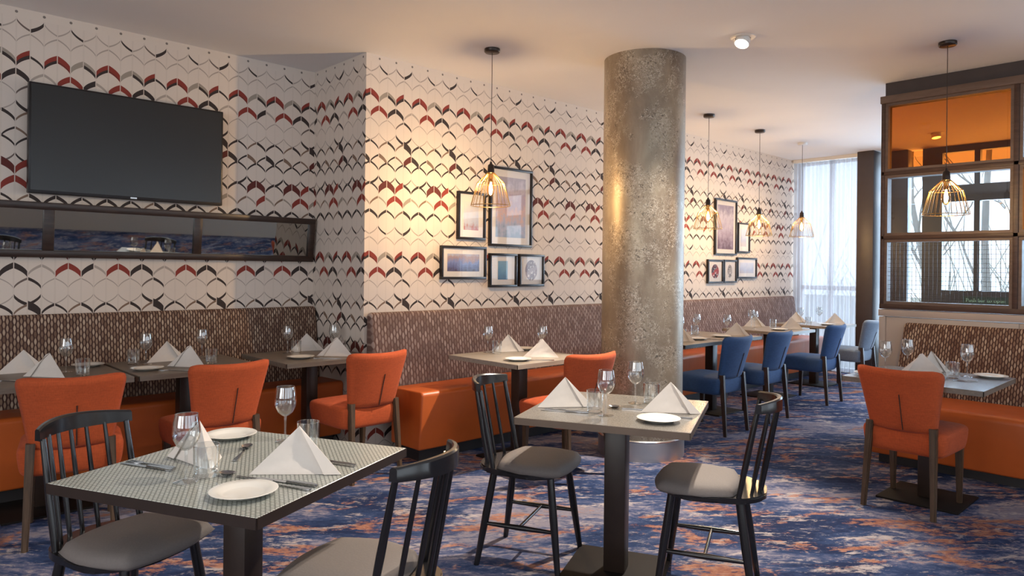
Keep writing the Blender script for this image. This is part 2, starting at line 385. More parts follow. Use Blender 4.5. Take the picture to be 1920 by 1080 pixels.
def cushion_me(f, nu=20, nv=14):
    """closed cushion: f(u,v,side) -> point, u,v in -1..1, side +-1; the two sides meet at the border"""
    bm = bmesh.new(); g = {}
    for s in (1, -1):
        for i in range(nu+1):
            for j in range(nv+1):
                edge = i in (0, nu) or j in (0, nv)
                key = (0 if edge else s, i, j)
                if key not in g: g[key] = bm.verts.new(f(2*i/nu-1, 2*j/nv-1, 0 if edge else s))
        for i in range(nu):
            for j in range(nv):
                q = [g[(0 if (a in (0, nu) or b in (0, nv)) else s, a, b)] for a, b in ((i, j), (i+1, j), (i+1, j+1), (i, j+1))]
                try: bm.faces.new(q if s > 0 else q[::-1])
                except ValueError: pass
    return autosmooth(me_bm(bm), 2.5)
def copy_tree(o, loc=None, rz=None, parent=None):
    c = o.copy(); COL.objects.link(c); c.parent = parent
    if loc is not None: c.location = loc
    if rz is not None: c.rotation_euler = (0, 0, rz)
    for ch in list(o.children): copy_tree(ch, None, None, c)
    return c

# ------------------------------------------------------------------ room shell
H = 2.94
XA, YA = 2.80, 5.27      # end of the left wall, its plane
YB = 4.50                # picture wall plane
XF = 9.95                # window wall plane
def struct(name, b, mat, **k): return tag(box(name, b, mat, **k), kind='structure')
tag(struct('floor', (-3.6, XF+0.1, -3.6, YA+0.1, -0.1, 0.0), 'carpet'), 'blue carpet with distressed orange and cream streaks', 'carpet')
struct('ceiling', (-3.6, XF+0.1, -3.6, YA+0.1, H, H+0.1), 'ceiling_paint')
tag(struct('wall_left', (-3.6, XA+0.1, YA, YA+0.1, 0, H), 'ogee_wallpaper_left'), 'wall with ogee leaf wallpaper behind the television', 'wall')
tag(struct('wall_return', (XA-0.003, XA+0.1, YB+0.0005, YA, 0, H), 'ogee_wallpaper_return'), 'short return wall with ogee leaf wallpaper', 'wall')
tag(struct('wall_back', (XA, XF+0.1, YB, YB+0.09, 0, H), 'ogee_wallpaper_back'), 'long picture wall with ogee leaf wallpaper', 'wall')
# rear and side walls (behind the camera) with openings added to let the fill light in
def windowed_wall(name, along, plane, a0, a1, wins, z0=0.7, z1=2.6):
    r = root(name); tag(r, kind='structure')
    def b(a, c, zz0, zz1, n='wall_panel'):
        if along == 'x': box(n, (a, c, plane-0.1, plane, zz0, zz1), 'plain_wall', r)
        else: box(n, (plane-0.1, plane, a, c, zz0, zz1), 'plain_wall', r)
    b(a0, a1, 0, z0); b(a0, a1, z1, H); p = a0
    for w0, w1 in wins + [(a1, a1)]:
        if w0 > p: b(p, w0, z0, z1)
        p = w1
windowed_wall('wall_rear', 'x', -3.6, -3.6, XF, [(-2.8, -0.4), (0.2, 2.6), (3.2, 5.6), (6.2, 8.6)])
windowed_wall('wall_side', 'y', -3.6, -3.6, YA, [(-2.4, -0.2), (0.5, 2.7)])

# column
col = root('column', (4.385, 3.17, 0), 0); tag(col, 'round column wrapped in distressed bronze metallic covering', 'column', kind='structure')
link('column_shaft', lathe_me([(0.302, 0.14), (0.302, H)], 64), 'distressed_metallic', col)
link('kick_plate', lathe_me([(0.318, 0.0), (0.318, 0.14)], 64), 'brushed_steel', col)
link('kick_plate_rim', lathe_me([(0.302, 0.152), (0.318, 0.150), (0.324, 0.143), (0.318, 0.135)], 64), 'steel', col)

# far window wall
w1 = root('window_1', (0, 0, 0)); tag(w1, 'floor-to-ceiling window behind the sheer curtain', 'window', kind='structure')
for y in (3.56, 4.03, 4.46): box('window_mullion', (XF, XF+0.06, y-0.03, y+0.03, 0, H), 'white_metal', w1)
for z in (0.03, 1.15, 2.9): box('window_transom', (XF, XF+0.06, 3.56, 4.46, z-0.03, z+0.03), 'white_metal', w1)
for a, c in ((3.59, 4.0), (4.06, 4.43)):
    for z0, z1 in ((0.06, 1.12), (1.18, 2.87)): box('window_pane', (XF+0.025, XF+0.035, a, c, z0, z1), 'window_glass', w1)
tag(box('trim_1', (9.62, XF+0.06, 3.37, 3.575, 0, H), 'dark_cladding', None, 0.004), 'dark brown clad pier beside the sheer curtain', 'pier', kind='structure')
tag(box('trim_2', (9.86, XF+0.06, 3.043, 3.258, 0, H), 'dark_cladding', None, 0.004), 'second dark brown pier seen through the divider', 'pier', kind='structure')
w2 = root('window_2'); tag(w2, 'dark framed glazing beyond the divider', 'window', kind='structure')
for a, c in ((2.673, 2.895), (2.27, 2.331), (1.80, 1.955), (1.10, 1.16), (0.35, 0.50), (-0.4, -0.34), (-1.2, -1.1), (-2.3, -2.2), (-3.6, -3.4)):
    box('window_mullion', (XF-0.02, XF+0.06, a, c, 0, H), 'dark_frame', w2)
box('window_transom', (XF-0.03, XF+0.06, -3.6, 2.8, 2.25, 2.452), 'dark_frame', w2)
box('window_transom', (XF-0.025, XF+0.06, -3.6, 2.8, 2.86, H), 'dark_frame', w2)
box('window_transom', (XF-0.03, XF+0.06, -3.6, 2.8, 0.74, 1.158), 'dark_frame', w2)
box('window_transom', (XF-0.03, XF+0.06, -3.6, 2.8, 0.0, 0.12), 'dark_frame', w2)
for a, c in ((3.258, 3.37), (2.895, 3.043), (2.331, 2.673), (1.955, 2.27), (1.16, 1.80), (0.50, 1.10), (-0.34, 0.35), (-1.1, -0.4), (-2.2, -1.2), (-3.4, -2.3)):
    for z0, z1 in ((0.12, 0.74), (1.158, 2.25), (2.452, 2.86)):
        box('window_pane', (XF+0.02, XF+0.03, a, c, z0, z1), 'window_glass', w2)
# door sign
sg = root('door_sign', (XF-0.036, 2.2, 1.045), 0, 'dark green push bar sign on the glazing rail', 'sign')
box('sign_plate', (-0.004, 0.004, -0.25, 0.24, -0.045, 0.045), 'sign_green', sg)
fc = bpy.data.curves.new('sign_lettering', 'FONT'); fc.body = 'Push bar to open'; fc.size = 0.058; fc.align_x = 'CENTER'; fc.align_y = 'CENTER'; fc.extrude = 0.0008
tmp = bpy.data.objects.new('lettering_curve', fc); COL.objects.link(tmp)
bpy.context.view_layer.update()
fm = bpy.data.meshes.new_from_object(tmp.evaluated_get(bpy.context.evaluated_depsgraph_get())); bpy.data.objects.remove(tmp)
fm.materials.clear(); fo = link('sign_lettering', fm, 'sign_text', sg); fo.location = (-0.0055, 0, 0); fo.rotation_euler = (PI/2, 0, -PI/2)

# outside: ground and bare trees
tag(box('ground_outside', (XF+0.2, 60, -30, 40, -0.6, -0.5), 'outside_ground'), kind='structure')
def bare_tree(loc, h, seed, label):
    r = root('bare_tree', loc, 0, label, 'tree', 'bare trees outside the window'); rr = random.Random(seed)
    trunk = [Vector((0, 0, 0))]; d = Vector((rr.uniform(-.08, .08), rr.uniform(-.12, .12), 1))
    for i in range(8):
        d = (d + Vector((rr.uniform(-.12, .12), rr.uniform(-.16, .16), 0.2))).normalized(); trunk.append(trunk[-1] + d*h/8)
    link('trunk', tube_me(trunk, [0.075*(1-i/9)+0.010 for i in range(9)], 8), 'tree_bark', r)
    def grow(p, d, L, rad, lev, par):
        pts = [p]
        for i in range(5):
            d = (d + Vector((rr.uniform(-.25, .25), rr.uniform(-.25, .25), rr.uniform(-.05, .28)))).normalized(); pts.append(pts[-1] + d*L/5)
        o = link('branch' if lev == 0 else 'twig', tube_me(pts, [rad*(1-i/6)+0.004 for i in range(6)], 5), 'tree_bark', par)
        if lev < 1:
            for k in range(4):
                q = pts[1+k]; a = rr.uniform(0, 2*PI)
                grow(q, (d + Vector((math.cos(a), math.sin(a), 0.25))*0.9).normalized(), L*0.55, rad*0.5, lev+1, o)
    for k in range(9):
        i = rr.randint(2, 7); a = rr.uniform(0, 2*PI)
        grow(trunk[i], Vector((math.cos(a)*.9, math.sin(a)*.9, 0.7)).normalized(), h*0.32*(1.1-i/10), 0.028*(1.05-i/9), 0, r)
bare_tree((14.6, 3.25, -0.5), 6.5, 3, 'slender bare tree close outside the dark framed glazing')
bare_tree((16.4, 4.35, -0.5), 7.0, 5, 'forked bare tree behind the door glass')
bare_tree((15.6, 2.6, -0.5), 6.2, 11, 'bare tree nearest the divider mullion outside')
def shrub(loc, r0, seed, label):
    rr = random.Random(seed); bm = bmesh.new()
    for k in range(90):
        a = rr.uniform(0, 2*PI); e = rr.uniform(0.05, 1.0); L = r0*rr.uniform(.6, 1.15)
        p0 = Vector((rr.uniform(-.5, .5)*r0, rr.uniform(-.9, .9)*r0, 0)); p1 = p0 + Vector((math.cos(a)*.5, math.sin(a)*.5, e*1.4))*L
        m = (p0+p1)/2 + Vector((rr.uniform(-.1, .1), rr.uniform(-.1, .1), .1)); w = 0.012
        vs = [bm.verts.new(p + Vector((0, s*w, 0))) for p in (p0, m, p1) for s in (-1, 1)]
        bm.faces.new((vs[0], vs[1], vs[3], vs[2])); bm.faces.new((vs[2], vs[3], vs[5], vs[4]))
    r = root('bare_shrub', loc, 0, label, 'shrub', 'bare shrubs outside the window')
    tag(link('twigs', me_bm(bm), 'shrub_twigs', r), kind='stuff')
    link('stem', tube_me([(0, 0, -.05), (0.02, 0, r0*.7)], [0.05, 0.02], 6), 'tree_bark', r)
shrub((22.0, 4.2, -0.5), 2.4, 2, 'tangled bare shrub low behind the door glass')
shrub((23.0, 10.2, -0.5), 2.6, 4, 'tangled bare shrub toward the dark brown piers')

# sheer curtain
cu = root('sheer_curtain', (9.78, 0, 0), 0, 'white sheer floor-length curtain over the far window', 'curtain')
bm = bmesh.new(); NC = 150; rows = []
for i in range(NC+1):
    y = 3.585 + (YB-0.02-3.585)*i/NC
    rows.append([bm.verts.new((0.024*math.sin(i*0.62+0.6*math.sin(i*0.13))*(1+0.25*math.sin(zz*1.3+i*.2)) , y, 0.03+zz*2.86/12)) for zz in range(13)])
for a, b in zip(rows, rows[1:]):
    for k in range(12): bm.faces.new((a[k], b[k], b[k+1], a[k+1]))
link('curtain_cloth', autosmooth(me_bm(bm), 3), 'sheer_voile', cu)
box('curtain_rail', (-0.03, 0.03, 3.58, YB-0.01, 2.895, 2.94), 'white_metal', cu)

# ------------------------------------------------------------------ divider with glazed shelving and bench
dv = root('glazed_divider', (0, 0, 0), 0, 'wooden framed room divider with amber and clear panes', 'room divider')
DX0, DX1 = 6.27, 6.40; Y0, Y1 = 2.135, 1.213; BAY = Y0 - Y1
ymin = Y0 - 3*BAY
box('fascia', (6.30, 6.40, ymin, Y0-0.015, 2.825, H-0.001), 'dark_cladding', dv)
box('top_rail', (DX0-0.012, DX1, ymin, Y0+0.012, 2.765, 2.825), 'divider_trim', dv, 0.003)
zs = [2.765, 2.185, 1.655, 1.09]
for i in range(4):
    y = Y0 - i*BAY
    box('upright', (DX0, DX1, y-0.022 if i < 3 else y, y+0.012 if i else y+0.006, 1.07, 2.765), 'divider_wood', dv, 0.003)
for z in zs[1:3]: box('shelf', (DX0, DX1, ymin, Y0, z-0.016, z+0.016), 'divider_wood', dv, 0.003)
box('bottom_rail', (DX0-0.006, DX1, ymin, Y0+0.006, 1.068, 1.108), 'divider_wood', dv, 0.003)
PM = [['amber_glass', 'window_glass', 'mesh'], ['window_glass', 'amber_glass', 'window_glass'], ['amber_glass', 'window_glass', 'mesh']]
zr = [(2.201, 2.765), (1.671, 2.169), (1.108, 1.639)]
for i in range(3):
    ya, yb = Y0-i*BAY-0.022, Y0-(i+1)*BAY+0.012
    for j in range(3):
        z0, z1 = zr[j]
        # inner trim round each opening
        for nm, bx in (('inner_trim', (DX0+0.012, DX0+0.10, yb, ya, z1-0.022, z1)), ('inner_trim', (DX0+0.012, DX0+0.10, yb, ya, z0, z0+0.022)),
                       ('inner_trim', (DX0+0.012, DX0+0.10, ya-0.022, ya, z0+0.022, z1-0.022)), ('inner_trim', (DX0+0.012, DX0+0.10, yb, yb+0.022, z0+0.022, z1-0.022))):
            box(nm, bx, 'divider_trim', dv)
        k = PM[i][j]
        p = box('amber_pane' if k == 'amber_glass' else 'clear_pane', (DX0+0.055, DX0+0.061, yb+0.02, ya-0.02, z0+0.02, z1-0.02), 'window_glass' if k == 'mesh' else k, dv)
        if k == 'mesh':
            bm = bmesh.new(); s = 0.0012
            def wire(b0):
                q = bmesh.ops.create_cube(bm, size=1)['verts']
                for v in q: v.co = Vector(((b0[0]+b0[1])/2+v.co.x*(b0[1]-b0[0]), (b0[2]+b0[3])/2+v.co.y*(b0[3]-b0[2]), (b0[4]+b0[5])/2+v.co.z*(b0[5]-b0[4])))
            n = 28
            for q in range(1, n):
                y = yb+0.02+(ya-yb-0.04)*q/n; wire((DX0+0.045-s, DX0+0.045+s, y-s, y+s, z0+0.02, z1-0.02))
            for q in range(1, 14):
                z = z0+0.02+(z1-z0-0.04)*q/14; wire((DX0+0.047-s, DX0+0.047+s, yb+0.02, ya-0.02, z-s, z+s))
            tag(link('wire_mesh', me_bm(bm), 'dark_wire', dv), kind='stuff')
# cabinet plinth under the divider
cb = root('bench_back_cabinet', (0, 0, 0), 0, 'taupe panelled half-height cabinet below the glazed divider', 'cabinet')
box('cabinet_body', (DX0+0.004, DX1, ymin, Y0+0.005, 0, 1.0), 'taupe_laminate', cb)
box('end_stile', (DX0-0.004, DX0+0.003, Y0-0.042, Y0+0.006, 0.0, 1.002), 'taupe_laminate', cb, 0.001)
box('top_board', (DX0-0.012, DX1, ymin, Y0+0.01, 1.008, 1.062), 'taupe_laminate', cb, 0.002)
box('front_panel', (DX0-0.004, DX0+0.003, 1.18, Y0-0.050, 0.0, 1.002), 'taupe_laminate', cb, 0.001)
box('front_panel', (DX0-0.004, DX0+0.003, ymin, 1.172, 0.0, 1.002), 'taupe_laminate', cb, 0.001)

def padded_slab(x0, x1, prof, axis, mat_name, r=0.05):
    """upholstered slab extruded along an axis; prof = list of (depth, z); rounded ends by bevel"""
    bm = bmesh.new()
    a = [bm.verts.new((x0, d, z)) if axis == 'x' else bm.verts.new((d, x0, z)) for d, z in prof]
    b = [bm.verts.new((x1, d, z)) if axis == 'x' else bm.verts.new((d, x1, z)) for d, z in prof]
    bm.faces.new(a); bm.faces.new(b); n = len(prof)
    for i in range(n): bm.faces.new((a[i], a[(i+1) % n], b[(i+1) % n], b[i]))
    bmesh.ops.recalc_face_normals(bm, faces=bm.faces)
    if r: bmesh.ops.bevel(bm, geom=bm.edges[:], offset=r, segments=4, affect='EDGES', profile=0.5, clamp_overlap=True)
    return autosmooth(me_bm(bm), 0.9)
def banquette(name, label, axis, a0, a1, wall, sgn, seat_z, seat_front, back_top, back_mat, seat_a0=None):
    """sgn: direction from wall into the room along the depth axis"""
    r = root(name, (0, 0, 0), 0, label, 'bench')
    s0 = a0 if seat_a0 is None else seat_a0
    back = [(wall+sgn*0.004, 0.30), (wall+sgn*0.16, 0.30), (wall+sgn*0.15, seat_z), (wall+sgn*0.075, back_top), (wall+sgn*0.004, back_top)]
    link('backrest', padded_slab(a0, a1, back, axis, back_mat, 0.028), back_mat, r)
    seat = [(wall+sgn*0.17, 0.09), (seat_front-sgn*0.03, 0.09), (seat_front, seat_z-0.02), (seat_front-sgn*0.02, seat_z), (wall+sgn*0.17, seat_z-0.006)]
    link('seat', padded_slab(s0, a1, seat, axis, 'orange_leather', 0.04 if axis == 'x' else 0.03), 'orange_leather', r)
    pl = (s0+0.05, a1-0.03, *sorted((wall+sgn*0.2, seat_front-sgn*0.10)), 0.0, 0.10)
    if axis != 'x': pl = (pl[2], pl[3], pl[0], pl[1], pl[4], pl[5])
    box('plinth', pl, 'dark_frame', r)
    return r
banquette('banquette', 'orange leather banquette with brown leaf-weave back under the mirror', 'x', -0.9, XA-0.006, YA, -1, 0.50, 4.76, 1.045, 'leaf_weave_brown')
banquette('banquette', 'long orange leather banquette with grey leaf-weave back along the picture wall', 'x', XA+0.012, 9.70, YB, -1, 0.50, 3.95, 1.03, 'leaf_weave_grey', 2.93)
# bench against the divider
bn = root('banquette', (0, 0, 0), 0, 'orange leather bench with leaf-weave back against the glazed divider', 'bench')
link('backrest', padded_slab(ymin+0.1, 1.935, [(DX0-0.006, 0.30), (5.97, 0.30), (5.99, 0.46), (DX0-0.055, 0.965), (DX0-0.006, 0.965)], 'y', '', 0.025), 'leaf_weave_divider', bn)
link('seat', padded_slab(ymin+0.1, 1.90, [(5.96, 0.07), (5.40, 0.07), (5.38, 0.42), (5.40, 0.45), (5.96, 0.445)], 'y', '', 0.03), 'orange_leather', bn)
box('plinth', (5.47, 5.95, ymin+0.15, 1.86, 0, 0.08), 'dark_frame', bn)

# ------------------------------------------------------------------ television and mirror
tv = root('television', (1.435, YA-0.004, 2.14), 0, 'large black flat television on the wallpapered wall', 'television')
box('casing', (-0.592, 0.592, -0.085, -0.03, -0.342, 0.342), 'black_frame', tv, 0.006)
box('screen', (-0.580, 0.580, -0.0875, -0.084, -0.322, 0.330), 'tv_screen', tv)
box('wall_bracket', (-0.2, 0.2, -0.03, 0.0, -0.15, 0.15), 'dark_frame', tv)
box('logo_badge', (-0.02, 0.02, -0.088, -0.085, -0.336, -0.327), 'steel', tv)
mi = root('long_mirror', (0, YA-0.012, 1.578), 0, 'long low three-pane mirror in dark wood frame under the television', 'mirror')
mi.rotation_euler = (math.radians(6.3), 0, 0)
MX0, MX1, MH = 0.03, 2.775, 0.172
def mbar(n, b): box(n, b, 'mirror_wood', mi, 0.004)
mbar('frame_rail', (MX0, MX1, -0.055, -0.018, MH-0.045, MH)); mbar('frame_rail', (MX0, MX1, -0.055, -0.018, -MH, -MH+0.045))
for x0, x1 in ((MX0, MX0+0.05), (0.930, 0.990), (1.840, 1.895), (MX1-0.05, MX1)): mbar('frame_stile', (x0, x1, -0.052, -0.018, -MH+0.03, MH-0.03))
for x0, x1 in ((0.07, 0.94), (0.98, 1.85), (1.885, 2.735)): box('mirror_pane', (x0, x1, -0.034, -0.028, -MH+0.035, MH-0.035), 'mirror_silver', mi)

# ------------------------------------------------------------------ framed pictures
def art(name, kind, cols):
    t = NT(name); p = t.obj(); s = t.xyz(p); nz = t.noise(p, 14, 5, 0.65); st = t.noise(t.mapv(p, (40, 1, 3)), 1.0, 3)
    z = s[2]
    if kind == 'oval':
        d = t.math('ADD', t.math('POWER', t.math('DIVIDE', s[0], cols[2]), 2), t.math('POWER', t.math('DIVIDE', z, cols[3]), 2))
        ink = t.math('MULTIPLY', t.math('LESS_THAN', d, 1.0), t.math('GREATER_THAN', t.noise(p, 40, 3), 0.40))
        c = t.mix(ink, (0.78, 0.74, 0.73, 1), t.mix(t.math('GREATER_THAN', nz, 0.5), (*cols[0], 1), (*cols[1], 1)))
    else:
        h = cols[-1]
        f = t.math('ADD', t.math('DIVIDE', z, h), t.math('MULTIPLY', t.math('SUBTRACT', nz, 0.5), 0.9))
        f = t.math('ADD', f, t.math('MULTIPLY', t.math('SUBTRACT', st, 0.5), 0.5))
        n = len(cols)-1
        c, _ = t.ramp(t.math('ADD', f, 0.5), [(i/(n-1), cols[i]) for i in range(n)])
    MAT[name] = t.bsdf(c, 0.7)
art('print_arches', 'bands', [(0.30, 0.40, 0.58), (0.48, 0.52, 0.70), (0.72, 0.50, 0.48), (0.50, 0.42, 0.55), (0.62, 0.56, 0.64), (0.42, 0.38, 0.46), 0.5])
art('print_tower', 'bands', [(0.42, 0.10, 0.10), (0.50, 0.55, 0.70), (0.58, 0.62, 0.76), (0.68, 0.68, 0.74), (0.74, 0.72, 0.74), 0.26])
art('print_city', 'bands', [(0.06, 0.05, 0.10), (0.12, 0.15, 0.36), (0.20, 0.28, 0.60), (0.42, 0.30, 0.32), (0.45, 0.50, 0.66), 0.16])
art('print_blue', 'bands', [(0.10, 0.22, 0.38), (0.14, 0.32, 0.52), (0.20, 0.40, 0.58), (0.24, 0.42, 0.58), 0.16])
art('print_portrait_oval', 'oval', [(0.22, 0.16, 0.19), (0.38, 0.30, 0.34), 0.075, 0.092])
art('print_violet', 'bands', [(0.16, 0.11, 0.18), (0.36, 0.30, 0.42), (0.50, 0.45, 0.60), (0.62, 0.58, 0.68), (0.34, 0.30, 0.42), 0.5])
art('print_dark_oval', 'oval', [(0.05, 0.05, 0.08), (0.40, 0.06, 0.07), 0.085, 0.085])
art('print_grey_oval', 'oval', [(0.24, 0.23, 0.25), (0.40, 0.38, 0.40), 0.055, 0.08])
art('print_sky', 'bands', [(0.55, 0.52, 0.58), (0.45, 0.50, 0.68), (0.58, 0.62, 0.76), (0.66, 0.68, 0.78), 0.16])
def picture(x0, x1, z0, z1, printm, mat_m, label, group):
    cx, cz, hw, hh = (x0+x1)/2, (z0+z1)/2, (x1-x0)/2, (z1-z0)/2
    r = root('framed_picture', (cx, YB, cz), 0, label, 'picture', group); f = 0.020
    box('frame_bar', (-hw, hw, -0.034, -0.002, hh-f, hh), 'black_frame', r, 0.002); box('frame_bar', (-hw, hw, -0.034, -0.002, -hh, -hh+f), 'black_frame', r, 0.002)
    box('frame_bar', (-hw, -hw+f, -0.034, -0.002, -hh+f, hh-f), 'black_frame', r, 0.002); box('frame_bar', (hw-f, hw, -0.034, -0.002, -hh+f, hh-f), 'black_frame', r, 0.002)
    box('mount_board', (-hw+f, hw-f, -0.016, -0.004, -hh+f, hh-f), 'picture_mat', r)
    box('art_print', (-hw+f+mat_m[0], hw-f-mat_m[0], -0.018, -0.015, -hh+f+mat_m[1], hh-f-mat_m[1]), printm, r)
    box('glazing', (-hw+f, hw-f, -0.026, -0.024, -hh+f, hh-f), 'picture_glass', r)
    return r
g1, g2 = 'pictures between the corner and the column', 'pictures beyond the column'
def PX(x): return x*1.009
def PZ(z): return 1.36+(z-1.36)*1.009
for (x0, x1, z0, z1, pm, mm, lb, g) in [
    (3.970, 4.472, 1.555, 2.232, 'print_arches', (0.055, 0.06), 'tall picture with blue and pink arches, largest of its cluster', g1),
    (3.625, 3.921, 1.599, 1.990, 'print_tower', (0.05, 0.06), 'upright picture of a pale blue tower on a red base', g1),
    (3.459, 3.934, 1.274, 1.544, 'print_city', (0.05, 0.045), 'landscape-format picture of a dark blue city scene', g1),
    (3.974, 4.294, 1.206, 1.494, 'print_blue', (0.085, 0.045), 'small picture with a solid blue square print', g1),
    (4.323, 4.635, 1.209, 1.495, 'print_portrait_oval', (0.03, 0.03), 'small picture with a grey-violet oval engraving', g1),
    (7.585, 8.092, 1.563, 2.236, 'print_violet', (0.05, 0.05), 'tall violet picture beyond the column, largest of its cluster', g2),
    (8.127, 8.425, 1.599, 1.976, 'print_sky', (0.06, 0.06), 'slim pale picture beside the tall violet picture', g2),
    (7.430, 7.778, 1.220, 1.503, 'print_dark_oval', (0.05, 0.04), 'small picture with a dark red oval emblem', g2),
    (7.794, 8.100, 1.224, 1.506, 'print_grey_oval', (0.05, 0.04), 'small picture with a slender grey oval', g2),
    (8.121, 8.613, 1.277, 1.540, 'print_sky', (0.05, 0.045), 'landscape-format pale blue picture nearest the curtain', g2)]:
    picture(PX(x0), PX(x1), PZ(z0), PZ(z1), pm, mm, lb, g)

# ------------------------------------------------------------------ chairs
def upholstered_chair(name, fab, legm):
    r = root(name); sw = 0.225
    # seat: deep rounded cushion
    bm = bmesh.new(); bmesh.ops.create_cube(bm, size=1)
    for v in bm.verts:
        top = v.co.z > 0; v.co = Vector((v.co.x*(0.455 if top else 0.42), 0.02 + v.co.y*(0.455 if top else 0.42), 0.478 if top else 0.325))
    bmesh.ops.subdivide_edges(bm, edges=bm.edges[:], cuts=3, use_grid_fill=True)
    for v in bm.verts:
        u, w = v.co.x/0.2275, (v.co.y-0.02)/0.2275
        v.co.z += (0.012*(1-u*u)*(1-w*w) if v.co.z > 0.45 else 0)
        k = 1 + 0.035*(1-((v.co.z-0.40)/0.08)**2); v.co.x *= k; v.co.y = 0.02+(v.co.y-0.02)*k
    seat_m = me_bm(bm)
    so = link('seat', autosmooth(seat_m, 3), fab, r); md = so.modifiers.new('soft', 'SUBSURF'); md.levels = 2; md.render_levels = 2
    def back(u, v, s):
        vv = (v+1)/2; hw = 0.178 + 0.062*vv**1.1
        e = (max(0.0, 1-abs(u)**10)*max(0.0, 1-abs(v)**12))**0.5
        a, b = abs(u), max(0.0, v)
        if a > 0.72 and b > 0.72:
            du, dv = (a-0.72)/0.28, (b-0.72)/0.28; q = max(du, dv)/max(1e-6, math.hypot(du, dv)); q = 1-(1-q)*0.85
            u = math.copysign(0.72+0.28*du*q, u); vv = (1+0.72+0.28*dv*q)/2
        x = u*hw; z = 0.455 + 0.365*vv
        z += 0.012*u*u*vv
        y = -0.205 - 0.110*vv + 0.055*u*u*(0.6+0.6*vv) + s*0.026*e
        return (x, y, z)
    bk = link('backrest', cushion_me(back, 24, 18), fab, r)
    link('back_seam', tube_me([(0.02, -0.238, 0.475), (0.02, -0.2585, 0.54), (0.02, -0.283, 0.62), (0.02, -0.3015, 0.68)], 0.0028, 6), 'dark_walnut_leg', bk)
    for sx in (-1, 1):
        link('leg', taper_leg_me((sx*0.183, 0.195, 0), 0.026, (sx*0.183, 0.185, 0.36), 0.042), legm, r)
        link('leg', taper_leg_me((sx*0.185, -0.250, 0), 0.028, (sx*0.168, -0.205, 0.50), 0.040), legm, r)
    return r
def place(proto, used, name_loc, rz, label, cat, group):
    o = proto if not used else copy_tree(proto)
    o.location = name_loc; o.rotation_euler = (0, 0, rz); return tag(o, label, cat, group)
oc = upholstered_chair('dining_chair', 'orange_fabric', 'walnut_leg')
for i, (x, y, a, lb) in enumerate([
    (0.885, 4.20, -12, 'orange upholstered dining chair under the television, behind a spindle-back chair'),
    (1.595, 4.205, 2, 'orange upholstered dining chair below the long mirror, between two other orange chairs'),
    (2.512, 4.125, 2, 'orange upholstered dining chair in front of the wall corner'),
    (3.575, 3.215, -5, 'orange upholstered dining chair tucked beside the round column'),
    (4.615, 1.375, -92, 'orange upholstered dining chair facing the glazed divider')]):
    place(oc, i > 0, (x, y, 0), math.radians(a), lb, 'chair', 'orange dining chairs')
bc = upholstered_chair('dining_chair', 'blue_fabric', 'dark_walnut_leg')
for i, (x, y, a, lb) in enumerate([
    (5.48, 3.235, 0, 'blue upholstered dining chair closest to the round column'),
    (6.245, 3.235, 0, 'blue upholstered dining chair, second in the row past the column'),
    (7.52, 3.245, 0, 'blue upholstered dining chair, third in the row past the column')]):
    place(bc, i > 0, (x, y, 0), math.radians(a), lb, 'chair', 'blue dining chairs')
gc = upholstered_chair('dining_chair', 'grey_blue_fabric', 'dark_walnut_leg')
place(gc, False, (8.70, 3.305, 0), 0, 'pale grey-blue dining chair by the dark pier and curtain', 'chair', 'blue dining chairs')

